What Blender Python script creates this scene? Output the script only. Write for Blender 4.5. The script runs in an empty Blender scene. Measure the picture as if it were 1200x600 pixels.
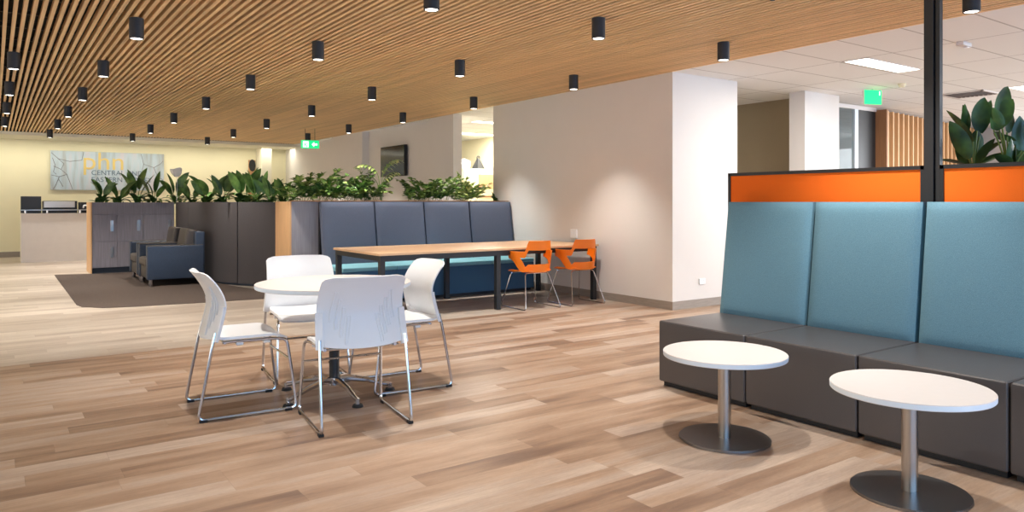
import bpy, bmesh, math, random
from mathutils import Vector, Matrix
R = math.radians
rnd = random.Random(7)
S = bpy.context.scene
COL = S.collection

# ---------------------------------------------------------------- camera
F_PX, HOR, TH = 860.0, 237.0, math.atan2(608, 860)
cam = bpy.data.cameras.new('camera'); cam_o = bpy.data.objects.new('camera', cam); COL.objects.link(cam_o)
cam.sensor_width = 36; cam.lens = F_PX / 1200 * 36; cam.shift_y = -(300 - HOR) / 1200
cam.clip_start = .05; cam.clip_end = 200
cam_o.location = (0, 0, 1.30); cam_o.rotation_euler = (R(90), 0, -TH)
S.camera = cam_o
# ---------------------------------------------------------------- light, exposure
S.view_settings.view_transform = 'Standard'; S.view_settings.look = 'None'
S.view_settings.gamma = 1; S.view_settings.use_curve_mapping = False
S.view_settings.exposure = 0.8
W = bpy.data.worlds.new('world'); S.world = W; W.use_nodes = True
bg = W.node_tree.nodes['Background']; bg.inputs[0].default_value = (.68, .84, 1, 1); bg.inputs[1].default_value = .5

def area(name, loc, rot, sx, sy, power, col):
    l = bpy.data.lights.new(name, 'AREA'); l.shape = 'RECTANGLE'; l.size = sx; l.size_y = sy
    l.energy = power; l.color = col
    o = bpy.data.objects.new(name, l); o.location = loc; o.rotation_euler = rot; COL.objects.link(o); return o
# daylight through the glazed side of the room behind the camera, plus an added fill on the left
area('window_daylight_rear', (3.5, -4.2, 1.7), (R(90), 0, 0), 15, 2.4, 225, (.26, .56, 1))
area('fill_left', (-5.5, 9, 1.7), (R(90), 0, R(-90)), 20, 2.2, 170, (1, .93, .86))  # unseen warm fill added to lift the walls, no glazing on this side
# fill added under the plaster strip to brighten the reception wall
area('back_wall_fill', (1.5, 20.3, 2.78), (0, 0, 0), 12, .4, 55, (1, .94, .78))
area('window_daylight_office', (16.9, 0, 1.6), (R(90), 0, R(90)), 9, 2.0, 420, (.9, .95, 1))
DOWN_W, PANEL_W = 112, 60

# ---------------------------------------------------------------- helpers
def link(o, parent=None):
    COL.objects.link(o)
    if parent: o.parent = parent
    return o
def obj(name, bm, mat, parent=None, smooth=False, angle=35):
    me = bpy.data.meshes.new(name)
    bmesh.ops.recalc_face_normals(bm, faces=bm.faces)
    bm.to_mesh(me); bm.free()
    mats = mat if isinstance(mat, (list, tuple)) else [mat]
    for m in mats: me.materials.append(m)
    if smooth:
        me.polygons.foreach_set('use_smooth', [True] * len(me.polygons))
        me.set_sharp_from_angle(angle=R(angle))
    return link(bpy.data.objects.new(name, me), parent)
def tag(o, label, cat, group=None, kind=None):
    o['label'] = label; o['category'] = cat
    if group: o['group'] = group
    if kind: o['kind'] = kind
    return o
def thing(name, label, cat, loc=(0, 0, 0), rz=0, group=None):
    o = bpy.data.objects.new(name, None); o.empty_display_size = .1
    o.location = loc; o.rotation_euler = (0, 0, rz); COL.objects.link(o)
    return tag(o, label, cat, group)
def struct(name, bm, mat, parent=None, smooth=False):
    o = obj(name, bm, mat, parent, smooth)
    if not parent: o['kind'] = 'structure'
    return o
def copy_tree(o, parent=None):
    c = o.copy(); COL.objects.link(c); c.parent = parent
    for ch in list(o.children):
        copy_tree(ch, c)
    return c
def dup(root, loc, rz, label):
    c = copy_tree(root); c.location = loc; c.rotation_euler = (0, 0, rz); c['label'] = label
    return c
def NB(): return bmesh.new()
def merge(bm, tb, mat_index=0):
    for f in tb.faces: f.material_index = mat_index
    me = bpy.data.meshes.new('tmp'); tb.to_mesh(me); tb.free(); bm.from_mesh(me); bpy.data.meshes.remove(me)
def box(bm, x0, x1, y0, y1, z0, z1, bev=0, M=None, mi=0, seg=2):
    tb = NB(); bmesh.ops.create_cube(tb, size=1)
    for v in tb.verts:
        v.co = Vector((x0 + (v.co.x + .5) * (x1 - x0), y0 + (v.co.y + .5) * (y1 - y0), z0 + (v.co.z + .5) * (z1 - z0)))
    if bev: bmesh.ops.bevel(tb, geom=tb.edges[:], offset=bev, segments=seg, affect='EDGES', profile=.6)
    if M: tb.transform(M)
    merge(bm, tb, mi); return bm
def bx(*a, **k): return box(NB(), *a, **k)
def cyl(bm, c, r, z0, z1, n=28, r2=None, mi=0, bev=0):
    tb = NB(); r2 = r if r2 is None else r2
    bmesh.ops.create_cone(tb, cap_ends=True, segments=n, radius1=r, radius2=r2, depth=z1 - z0)
    if bev:
        ed = [e for e in tb.edges if abs(e.verts[0].co.z - e.verts[1].co.z) < 1e-6]
        bmesh.ops.bevel(tb, geom=ed, offset=bev, segments=2, affect='EDGES')
    tb.transform(Matrix.Translation((c[0], c[1], (z0 + z1) / 2))); merge(bm, tb, mi); return bm
def fillet(pts, r, n=5):
    pts = [Vector(p) for p in pts]; out = [pts[0]]
    for a, b, c in zip(pts, pts[1:], pts[2:]):
        d1 = (a - b); d2 = (c - b); rr = min(r, d1.length * .45, d2.length * .45)
        p1 = b + d1.normalized() * rr; p2 = b + d2.normalized() * rr
        for i in range(n + 1):
            t = i / n; out.append(p1.lerp(b, t).lerp(b.lerp(p2, t), t))
    out.append(pts[-1]); return out
def tube(bm, pts, r, n=8, closed=False, mi=0, radii=None):
    pts = [Vector(p) for p in pts]; rings = []
    up = Vector((0, 0, 1)); N = len(pts); prev = None
    for i, p in enumerate(pts):
        a = pts[(i - 1) % N] if closed or i > 0 else p; b = pts[(i + 1) % N] if closed or i < N - 1 else p
        t = (b - a).normalized()
        ref = prev if prev is not None else (up if abs(t.z) < .9 else Vector((1, 0, 0)))
        u = (ref - t * ref.dot(t)).normalized(); w = t.cross(u); prev = u
        rr = radii[i] if radii else r
        rings.append([bm.verts.new(p + (u * math.cos(2 * math.pi * k / n) + w * math.sin(2 * math.pi * k / n)) * rr) for k in range(n)])
    fs = []
    for i in range(N if closed else N - 1):
        A, B = rings[i], rings[(i + 1) % N]
        for k in range(n): fs.append(bm.faces.new((A[k], A[(k + 1) % n], B[(k + 1) % n], B[k])))
    if not closed:
        fs.append(bm.faces.new(rings[0])); fs.append(bm.faces.new(rings[-1][::-1]))
    for f in fs: f.material_index = mi
    return bm
def surf(bm, fn, nu, nv, th, skip=None, mi=0, fix=None):
    """closed shell of thickness th around the surface fn(u,v), u,v in 0..1"""
    e = 1e-3
    def nrm(u, v):
        a = fn(min(u + e, 1), v) - fn(max(u - e, 0), v); b = fn(u, min(v + e, 1)) - fn(u, max(v - e, 0))
        n = a.cross(b)
        return n.normalized() if n.length > 1e-12 else Vector((0, 0, 1))
    A, B = {}, {}
    for i in range(nu + 1):
        for j in range(nv + 1):
            p = fn(i / nu, j / nv); n = fix or nrm(i / nu, j / nv)
            A[i, j] = p + n * th / 2; B[i, j] = p - n * th / 2
    cells = [(i, j) for i in range(nu) for j in range(nv) if not (skip and skip((i + .5) / nu, (j + .5) / nv))]
    cs = set(cells); va, vb = {}, {}
    def V(d, src, k):
        if k not in d: d[k] = bm.verts.new(src[k])
        return d[k]
    fs = []
    for (i, j) in cells:
        q = [(i, j), (i + 1, j), (i + 1, j + 1), (i, j + 1)]
        fs.append(bm.faces.new([V(va, A, k) for k in q])); fs.append(bm.faces.new([V(vb, B, k) for k in q[::-1]]))
        for (n_, a, b) in (((i, j - 1), q[0], q[1]), ((i + 1, j), q[1], q[2]), ((i, j + 1), q[2], q[3]), ((i - 1, j), q[3], q[0])):
            if n_ not in cs:
                fs.append(bm.faces.new([V(va, A, a), V(vb, B, a), V(vb, B, b), V(va, A, b)]))
    for f in fs: f.material_index = mi
    return bm
def quad(bm, pts, mi=0):
    f = bm.faces.new([bm.verts.new(p) for p in pts]); f.material_index = mi; return bm
def prism(bm, poly, z0, z1, mi=0):
    a = [bm.verts.new((x, y, z0)) for x, y in poly]; b = [bm.verts.new((x, y, z1)) for x, y in poly]
    n = len(poly); fs = [bm.faces.new(a[::-1]), bm.faces.new(b)]
    for i in range(n): fs.append(bm.faces.new((a[i], a[(i + 1) % n], b[(i + 1) % n], b[i])))
    for f in fs: f.material_index = mi
    return bm

# ---------------------------------------------------------------- materials
def srgb(r, g, b):
    f = lambda c: ((c / 255) / 12.92) if c / 255 <= .04045 else (((c / 255) + .055) / 1.055) ** 2.4
    return (f(r), f(g), f(b), 1)
def mat(name, col, rough=.6, metal=0, emit=None, estr=0, noise=0, scale=60, stretch=(1, 1, 1), bump=0, spec=.5, coat=0):
    m = bpy.data.materials.new(name); m.use_nodes = True; nt = m.node_tree; b = nt.nodes['Principled BSDF']
    b.inputs['Base Color'].default_value = col; b.inputs['Roughness'].default_value = rough; b.inputs['Metallic'].default_value = metal
    b.inputs['Specular IOR Level'].default_value = spec; b.inputs['Coat Weight'].default_value = coat
    if emit: b.inputs['Emission Color'].default_value = emit; b.inputs['Emission Strength'].default_value = estr
    if noise or bump:
        tc = nt.nodes.new('ShaderNodeTexCoord'); mp = nt.nodes.new('ShaderNodeMapping'); mp.inputs['Scale'].default_value = stretch
        n = nt.nodes.new('ShaderNodeTexNoise'); n.inputs['Scale'].default_value = scale; n.inputs['Detail'].default_value = 4
        nt.links.new(tc.outputs['Object'], mp.inputs[0]); nt.links.new(mp.outputs[0], n.inputs['Vector'])
        if noise:
            mr = nt.nodes.new('ShaderNodeMapRange'); mr.inputs['From Min'].default_value = .3; mr.inputs['From Max'].default_value = .7
            mr.inputs['To Min'].default_value = 1 - noise; mr.inputs['To Max'].default_value = 1 + noise
            nt.links.new(n.outputs['Fac'], mr.inputs['Value'])
            mx = nt.nodes.new('ShaderNodeVectorMath'); mx.operation = 'SCALE'; mx.inputs[0].default_value = col[:3]
            nt.links.new(mr.outputs[0], mx.inputs['Scale']); nt.links.new(mx.outputs[0], b.inputs['Base Color'])
        if bump:
            bp = nt.nodes.new('ShaderNodeBump'); bp.inputs['Strength'].default_value = bump; bp.inputs['Distance'].default_value = .002
            nt.links.new(n.outputs['Fac'], bp.inputs['Height']); nt.links.new(bp.outputs[0], b.inputs['Normal'])
    return m
def plank_mat(name, cols, roww, length, rough):
    m = bpy.data.materials.new(name); m.use_nodes = True; nt = m.node_tree; N = nt.nodes; L = nt.links; b = N['Principled BSDF']
    tc = N.new('ShaderNodeTexCoord'); sx = N.new('ShaderNodeSeparateXYZ'); L.new(tc.outputs['Object'], sx.inputs[0])
    def mth(op, a, c=None, d=None):
        n = N.new('ShaderNodeMath'); n.operation = op
        for i, v in enumerate((a, c, d)):
            if v is None: continue
            if isinstance(v, (int, float)): n.inputs[i].default_value = v
            else: L.new(v, n.inputs[i])
        return n.outputs[0]
    yr = mth('DIVIDE', mth('SUBTRACT', sx.outputs['Y'], 7.07 - 300 * roww), roww)
    row = mth('FLOOR', yr); wn = N.new('ShaderNodeTexWhiteNoise'); wn.noise_dimensions = '1D'; L.new(row, wn.inputs['W'])
    xr = mth('ADD', mth('DIVIDE', sx.outputs['X'], length), mth('MULTIPLY', wn.outputs['Value'], 37.0)); colm = mth('FLOOR', xr)
    cv = N.new('ShaderNodeCombineXYZ'); L.new(row, cv.inputs[0]); L.new(colm, cv.inputs[1])
    w2 = N.new('ShaderNodeTexWhiteNoise'); w2.noise_dimensions = '2D'; L.new(cv.outputs[0], w2.inputs['Vector'])
    # grain: stretched noise offset per plank
    ad = N.new('ShaderNodeVectorMath'); ad.operation = 'MULTIPLY_ADD'; L.new(w2.outputs['Color'], ad.inputs[0]); ad.inputs[1].default_value = (50, 50, 50); L.new(tc.outputs['Object'], ad.inputs[2])
    def grain(sc, st, det):
        mp = N.new('ShaderNodeMapping'); mp.inputs['Scale'].default_value = st; L.new(ad.outputs[0], mp.inputs[0])
        n = N.new('ShaderNodeTexNoise'); n.inputs['Scale'].default_value = sc; n.inputs['Detail'].default_value = det; L.new(mp.outputs[0], n.inputs['Vector']); return n.outputs['Fac']
    g1 = grain(1.0, (1.1, 9, 1), 3); g2 = grain(1.0, (7, 75, 1), 5)
    v = mth('ADD', mth('MULTIPLY', w2.outputs['Value'], .66), mth('MULTIPLY', mth('SUBTRACT', g1, .5), 1.35)); v = mth('ADD', v, .17)
    cr = N.new('ShaderNodeValToRGB'); L.new(v, cr.inputs[0]); E = cr.color_ramp
    while len(E.elements) < len(cols): E.elements.new(.5)
    for i, c in enumerate(cols): E.elements[i].position = i / (len(cols) - 1); E.elements[i].color = c
    seamy = mth('LESS_THAN', mth('FRACT', yr), .014); seamx = mth('LESS_THAN', mth('FRACT', xr), .002)
    seam = mth('MAXIMUM', seamy, seamx)
    k = mth('SUBTRACT', mth('ADD', .62, mth('ADD', mth('MULTIPLY', g2, .46), mth('MULTIPLY', grain(1.0, (40, 160, 1), 3), .30))), mth('MULTIPLY', seam, .2))
    sc = N.new('ShaderNodeVectorMath'); sc.operation = 'SCALE'; L.new(cr.outputs[0], sc.inputs[0]); L.new(k, sc.inputs['Scale'])
    L.new(sc.outputs[0], b.inputs['Base Color']); b.inputs['Roughness'].default_value = rough
    bp = N.new('ShaderNodeBump'); bp.inputs['Strength'].default_value = .15; bp.inputs['Distance'].default_value = .002
    L.new(k, bp.inputs['Height']); L.new(bp.outputs[0], b.inputs['Normal'])
    return m
M = {}
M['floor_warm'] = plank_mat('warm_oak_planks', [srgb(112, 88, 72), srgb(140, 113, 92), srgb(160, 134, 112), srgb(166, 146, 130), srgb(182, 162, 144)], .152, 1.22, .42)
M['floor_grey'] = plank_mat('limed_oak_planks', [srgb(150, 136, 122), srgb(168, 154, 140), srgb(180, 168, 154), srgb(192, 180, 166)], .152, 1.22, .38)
M['carpet'] = mat('brown_carpet', srgb(84, 74, 68), .95, noise=.22, scale=90, bump=.5, spec=.1)
M['paint'] = mat('white_paint', srgb(222, 218, 214), .8, noise=.01, scale=3, spec=.2)
M['cream'] = mat('cream_paint', srgb(240, 233, 200), .8, noise=.015, scale=2, spec=.2)
M['khaki'] = mat('khaki_wall', srgb(150, 136, 112), .8, noise=.02, scale=3, spec=.2)
M['white_ceiling'] = mat('plasterboard', srgb(235, 230, 210), .85)
M['skirting'] = mat('grey_oak_skirting', srgb(150, 140, 130), .6, noise=.1, scale=8, stretch=(1, 1, 12))
M['slat'] = mat('timber_slat', srgb(236, 202, 154), .55, noise=.17, scale=3, stretch=(14, .12, 1), spec=.25)
M['plenum'] = mat('black_plenum', srgb(14, 13, 12), .9)
M['rail'] = mat('dark_rail', srgb(60, 58, 56), .7)
M['black'] = mat('black_metal', srgb(30, 31, 34), .45)
M['lampblack'] = mat('black_lamp_housing', srgb(36, 38, 44), .5)
M['lens'] = mat('lit_lens', (1, 1, 1, 1), .4, emit=(1, .93, .82, 1), estr=6)
M['plastic'] = mat('white_plastic', srgb(236, 238, 240), .38, noise=.006, scale=20)
M['chrome'] = mat('chrome', srgb(205, 207, 212), .14, 1)
M['steel'] = mat('brushed_steel', srgb(178, 174, 170), .3, 1, noise=.06, scale=10, stretch=(6, 6, .3))
M['steel_base'] = mat('polished_steel_plate', srgb(150, 148, 148), .32, 1)
M['laminate'] = mat('white_laminate', srgb(214, 209, 206), .42, noise=.01, scale=30)
M['edge'] = mat('white_edging', srgb(222, 232, 240), .5)
M['rubber'] = mat('black_rubber', srgb(22, 22, 24), .7)
M['orange_plastic'] = mat('orange_plastic', srgb(255, 132, 16), .42, noise=.01, scale=20)
M['orange_fabric'] = mat('orange_fabric', srgb(255, 116, 34), .85, noise=.06, scale=260, bump=.3, spec=.2)
M['teal'] = mat('teal_fabric', srgb(110, 150, 168), .88, noise=.13, scale=230, bump=.5, spec=.2)
M['vinyl'] = mat('grey_vinyl', srgb(82, 78, 78), .34, noise=.03, scale=120, bump=.15)
M['slate'] = mat('slate_fabric', srgb(94, 102, 120), .9, noise=.12, scale=200, bump=.4, spec=.2)
M['blue'] = mat('blue_fabric', srgb(72, 106, 136), .85, noise=.1, scale=150, bump=.4, spec=.2)
M['aqua'] = mat('aqua_seat_vinyl', srgb(130, 190, 205), .5, noise=.03, scale=90)
M['charcoal'] = mat('charcoal_fabric', srgb(88, 84, 85), .9, noise=.12, scale=160, bump=.5, spec=.15)
M['navy'] = mat('navy_leather', srgb(54, 66, 84), .42, noise=.08, scale=40, bump=.25)
M['taupe'] = mat('taupe_leather', srgb(76, 69, 64), .45, noise=.06, scale=40, bump=.25)
M['tabletop'] = mat('pale_timber_tabletop', srgb(214, 176, 138), .45, noise=.09, scale=4, stretch=(1, 14, 14))
M['greywood'] = mat('grey_timber_laminate', srgb(158, 156, 162), .5, noise=.12, scale=5, stretch=(9, 9, .5))
M['warmwood'] = mat('warm_timber_panel', srgb(216, 172, 124), .5, noise=.12, scale=5, stretch=(9, 9, .5))
M['lockerwood'] = mat('locker_timber_laminate', srgb(140, 136, 144), .5, noise=.13, scale=5, stretch=(9, 9, .5))
M['brownwood'] = mat('brown_timber', srgb(150, 104, 66), .55, noise=.14, scale=5, stretch=(9, 9, .5))
M['walnut'] = mat('dark_timber_backing', srgb(62, 40, 28), .6, noise=.15, scale=5, stretch=(9, 9, .5))
M['plinth'] = mat('dark_plinth', srgb(52, 62, 76), .6)
M['soil'] = mat('soil', srgb(60, 46, 36), .95, noise=.4, scale=60, bump=1)
M['deskfront'] = mat('desk_laminate', srgb(232, 226, 220), .5, noise=.02, scale=6)
M['tile'] = None
M['green_sign'] = mat('green_sign_face', srgb(20, 190, 110), .4, emit=srgb(10, 200, 110), estr=.9)
M['green_bright'] = mat('bright_green_sign_face', srgb(10, 220, 110), .4, emit=srgb(5, 225, 105), estr=1.15)
M['white_sign'] = mat('white_sign_mark', (.9, .9, .9, 1), .4, emit=(.9, 1, .95, 1), estr=.7)
M['screen'] = mat('black_tv_glass', srgb(20, 18, 20), .12)
M['panel_light'] = mat('panel_diffuser', (1, 1, 1, 1), .5, emit=(1, .96, .88, 1), estr=2.2)
M['glass'] = None
def glass():
    m = bpy.data.materials.new('clear_glass'); m.use_nodes = True; b = m.node_tree.nodes['Principled BSDF']
    b.inputs['Base Color'].default_value = (.85, .92, .92, 1); b.inputs['Roughness'].default_value = .03
    b.inputs['Transmission Weight'].default_value = .92; b.inputs['IOR'].default_value = 1.15; return m
M['glass'] = glass()
def tile_mat():
    m = bpy.data.materials.new('ceiling_tiles'); m.use_nodes = True; nt = m.node_tree; N = nt.nodes; L = nt.links; b = N['Principled BSDF']
    tc = N.new('ShaderNodeTexCoord'); mp = N.new('ShaderNodeMapping'); mp.inputs['Location'].default_value = (-7.72, -5.21, 0)
    L.new(tc.outputs['Object'], mp.inputs[0])
    br = N.new('ShaderNodeTexBrick'); br.offset = 0; br.inputs['Scale'].default_value = 1
    br.inputs['Brick Width'].default_value = 1.2; br.inputs['Row Height'].default_value = .61
    br.inputs['Mortar Size'].default_value = .009; br.inputs['Mortar Smooth'].default_value = 0
    br.inputs['Color1'].default_value = srgb(232, 232, 230); br.inputs['Color2'].default_value = srgb(228, 228, 225); br.inputs['Mortar'].default_value = srgb(178, 176, 172)
    L.new(mp.outputs[0], br.inputs['Vector']); L.new(br.outputs['Color'], b.inputs['Base Color']); b.inputs['Roughness'].default_value = .9
    return m
M['tile'] = tile_mat()
def leaf_mat(name, c1, c2, sc=6):
    m = mat(name, c1, .38); nt = m.node_tree; b = nt.nodes['Principled BSDF']
    tc = nt.nodes.new('ShaderNodeTexCoord'); n = nt.nodes.new('ShaderNodeTexNoise'); n.inputs['Scale'].default_value = sc; n.inputs['Detail'].default_value = 3
    cr = nt.nodes.new('ShaderNodeValToRGB'); cr.color_ramp.elements[0].position = .42; cr.color_ramp.elements[1].position = .70
    cr.color_ramp.elements[0].color = c1; cr.color_ramp.elements[1].color = c2
    nt.links.new(tc.outputs['Object'], n.inputs['Vector']); nt.links.new(n.outputs['Fac'], cr.inputs[0]); nt.links.new(cr.outputs[0], b.inputs['Base Color'])
    b.inputs['Subsurface Weight'].default_value = 0
    return m
M['leaf_dark'] = leaf_mat('dark_strap_leaf', srgb(62, 98, 46), srgb(128, 168, 84), 5)
M['leaf_fern'] = leaf_mat('bright_leaflets', srgb(66, 106, 46), srgb(170, 196, 108), 11)
M['leaf_varieg'] = leaf_mat('variegated_leaflets', srgb(96, 136, 60), srgb(225, 225, 150), 16)
M['leaf_big'] = leaf_mat('glossy_broad_leaf', srgb(38, 66, 34), srgb(98, 138, 62), 5)
M['petal'] = mat('white_petal', srgb(255, 252, 250), .6)
M['stem'] = mat('green_stem', srgb(112, 136, 66), .6)

# ---------------------------------------------------------------- floor
YB = 7.07
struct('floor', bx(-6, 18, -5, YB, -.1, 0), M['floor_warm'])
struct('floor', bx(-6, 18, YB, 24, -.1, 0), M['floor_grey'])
poly = [(.89, 15.40), (.86, 10.75), (.90, 10.5), (1.10, 10.26), (1.5, 10.13), (2.2, 10.05), (3.19, 9.97), (3.19, 11.2), (2.9, 12.3), (2.84, 15.24), (1.9, 15.24), (1.5, 15.24)]
struct('floor', prism(NB(), poly, -.02, .006), M['carpet'])

# ---------------------------------------------------------------- walls
CH = 2.87
WX = 6.68
struct('wall_back', bx(-6, 7.2, 21.0, 21.2, 0, 3.6), M['cream'])
struct('wall_back', bx(7.2, 8.2, 20.85, 21.05, 0, 3.6), M['cream'])
struct('wall_left_sky_block', bx(-6.2, -6.0, -5, 21.2, 0, 3.6), M['cream'])  # unseen wall added to keep sky light off the slat sides
struct('wall_pier', bx(6.03, 6.3, 20.45, 21.0, 0, 3.6), M['white_ceiling'])
struct('wall_right', bx(WX, 7.9, 6.10, 9.98, 0, 3.6), M['paint'])
struct('wall_right', bx(6.84, 6.87, 11.3, 20.9, 0, 3.6), M['paint'])
struct('wall_pier', bx(WX, 6.86, 11.26, 12.15, 0, 3.6), M['paint'])
struct('wall_pier', bx(WX, 6.86, 15.2, 17.0, 0, 3.6), M['paint'])
struct('wall_hall', bx(9.85, 10.0, 6.32, 8.6, 0, 3.6), M['khaki'])  # nearer stretch of the hall wall, in a darker khaki tone
struct('wall_hall', bx(9.85, 10.0, 8.6, 21.5, 0, 3.6), M['cream'])
struct('wall_column', bx(9.34, 10.2, 6.06, 6.31, 0, 3.6), M['paint'])
struct('wall_far', bx(17.2, 17.4, -5, 7.2, 0, 3.6), M['paint'])
struct('wall_office', bx(10.0, 17.4, 9.2, 9.35, 0, 3.6), M['paint'])
# skirting boards
struct('baseboard_right', bx(WX - .014, WX, 6.086, 9.98, 0, .10), M['skirting'])
struct('baseboard_return', bx(WX, 7.9, 6.086, 6.10, 0, .10), M['skirting'])
struct('baseboard_back', bx(-6, 6.03, 20.985, 21.0, 0, .13), M['skirting'])

# ---------------------------------------------------------------- slatted timber ceiling
b = NB(); k = -34
x = .084 + k * .0644
while x < 6.63:
    box(b, x - .0145, x + .0145, -5, 19.62, CH, CH + .055); x += .0644
box(b, 6.645, 6.68, -5, 19.62, CH, 3.0)
struct('ceiling', b, M['slat'])
b = bx(-6, 6.64, -5, 19.62, 3.25, 3.3)
box(b, -2.2, 6.64, 19.62, 19.66, CH + .0, 3.4)
struct('ceiling', b, M['plenum'])
b = NB()
for i in range(40): box(b, -2.2, 6.64, -4.8 + i * .62, -4.76 + i * .62, CH + .0555, CH + .085)
struct('ceiling', b, M['rail'])
b = bx(-6, 9.85, 19.66, 21.0, 2.80, 3.4); struct('ceiling', b, M['white_ceiling'])
struct('ceiling', bx(6.68, 17.4, -5, 21.5, CH, 3.0), M['tile'])

# ---------------------------------------------------------------- downlights
dl = thing('downlight', '', 'ceiling light', (0, 0, 0), 0, 'black cylinder downlights under the slatted ceiling')
b = NB(); cyl(b, (0, 0), .058, -.17, 0, 32, bev=.003); tube(b, [(.052 * math.cos(a), .052 * math.sin(a), -.171) for a in [i * math.pi / 14 for i in range(28)]], .006, 6, True)
obj('housing', b, M['lampblack'], dl, True)
obj('lens', cyl(NB(), (0, 0), .045, -.1725, -.1702, 28), M['lens'], dl)
sp = bpy.data.lights.new('lamp_beam', 'SPOT'); sp.energy = DOWN_W; sp.spot_size = R(86); sp.spot_blend = .75; sp.color = (1, .94, .87); sp.shadow_soft_size = .05
so = bpy.data.objects.new('lamp_beam', sp); so.location = (0, 0, -.19); link(so, dl)
rows = [('in the leftmost row, over the aisle beside the lounge', .175, [9.3, 11.6, 14.0, 16.4]),
        ('in the second row from the left', 1.0, [6.97, 9.28, 11.6, 14.0, 16.35, 18.7]),
        ('in the middle row of five', 2.6, [4.69, 6.97, 9.28, 11.6, 14.0, 16.35, 18.7]),
        ('in the fourth row from the left', 4.22, [4.69, 6.97, 9.28, 11.6, 14.0, 16.35, 18.7]),
        ('in the rightmost row, along the wall side', 5.86, [2.45, 4.69, 6.97, 9.28, 11.6, 14.0, 16.35])]
ordn = ['nearest', 'second nearest', 'third nearest', 'fourth nearest', 'fifth nearest', 'sixth nearest', 'seventh nearest']
rows += [('over the front floor, above the picture edge, row %s' % q, qx, qy) for q, qx, qy in
         (('one', 1.0, [2.4, 4.69]), ('two', 2.6, [.1, 2.4]), ('three', 4.22, [.1, 2.4]), ('four', 5.86, [-2.2, .1]))]
first = True
for rn, rx, ys in rows:
    for i, y in enumerate(ys):
        w = 'farthest' if i == len(ys) - 1 else ordn[i]
        lab = 'black cylinder downlight, %s %s' % (w, rn)
        if first: dl.location = (rx, y, CH); dl['label'] = lab; first = False
        else: dup(dl, (rx, y, CH), 0, lab)

# ---------------------------------------------------------------- tile ceiling fittings
def panel_light(x0, y0, lab, sx=1.2, sy=.29):
    t = thing('ceiling_panel_light', lab, 'ceiling light', (x0 + sx / 2, y0 + sy / 2, CH), 0, 'recessed panel lights in the tiled ceiling')
    b = NB()
    for a in ((-sx / 2, sx / 2, -sy / 2, -sy / 2 + .015), (-sx / 2, sx / 2, sy / 2 - .015, sy / 2), (-sx / 2, -sx / 2 + .015, -sy / 2, sy / 2), (sx / 2 - .015, sx / 2, -sy / 2, sy / 2)):
        box(b, *a, -.006, 0)
    obj('frame', b, M['laminate'], t)
    obj('diffuser', bx(-sx / 2 + .015, sx / 2 - .015, -sy / 2 + .015, sy / 2 - .015, -.004, 0), M['panel_light'], t)
    l = bpy.data.lights.new('panel_glow', 'AREA'); l.shape = 'RECTANGLE'; l.size = sx; l.size_y = sy; l.energy = PANEL_W; l.color = (1, .95, .86)
    o = bpy.data.objects.new('panel_glow', l); o.location = (0, 0, -.012); link(o, t)
panel_light(7.74, 4.27, 'lit rectangular ceiling panel light left of the black post')
panel_light(11.3, 4.0, 'lit ceiling panel light at the right picture edge above the plant')
panel_light(8.4, 14.1, 'lit ceiling strip seen through the gap left of the big white wall')
panel_light(7.6, 11.9, 'small lit ceiling light beside the white wall edge, nearer one in the gap')
# air vent
t = thing('air_vent', 'dark slatted air vent in the tiled ceiling above the potted plant', 'air vent', (11.55, 4.86, CH))
b = NB()
for a in ((-.3, .3, -.3, -.27), (-.3, .3, .27, .3), (-.3, -.27, -.3, .3), (.27, .3, -.3, .3)): box(b, *a, -.012, 0)
obj('frame', b, M['laminate'], t)
b = NB()
for i in range(9): box(b, -.27, .27, -.25 + i * .06, -.225 + i * .06, -.012, -.001, M=None)
box(b, -.27, .27, -.27, .27, -.001, 0)
obj('louvre', b, M['walnut'], t)
t = thing('smoke_detector', 'small round smoke detector on the ceiling near the green sign', 'smoke detector', (9.82, 4.95, CH))
b = cyl(NB(), (0, 0), .05, -.02, 0, 20); cyl(b, (0, 0), .035, -.045, -.02, 20, r2=.045); obj('detector_body', b, M['cream'], t, True)
t = thing('motion_sensor', 'small white box sensor on the ceiling tiles right of the black post', 'sensor', (7.73, 3.33, CH))
obj('sensor_body', bx(-.02, .16, -.035, .035, -.035, 0, .006), M['laminate'], t); obj('sensor_lens', bx(.10, .15, -.02, .02, -.045, -.035, .004), M['plastic'], t)
for sx_, sy_, lab in ((4.75, 3.35, 'tiny sprinkler head hanging from the timber slats near the top edge'), (8.75, 3.1, 'tiny sprinkler head under the white tiles right of the black post')):
    t = thing('sprinkler', lab, 'sprinkler', (sx_, sy_, CH), 0, None)
    b = cyl(NB(), (0, 0), .012, -.03, 0, 12); tube(b, [(-.012, 0, -.03), (-.014, 0, -.045), (0, 0, -.06), (.014, 0, -.045), (.012, 0, -.03)], .003, 6); cyl(b, (0, 0), .018, -.064, -.06, 14)
    obj('sprinkler_head', b, M['rail'], t)

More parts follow.
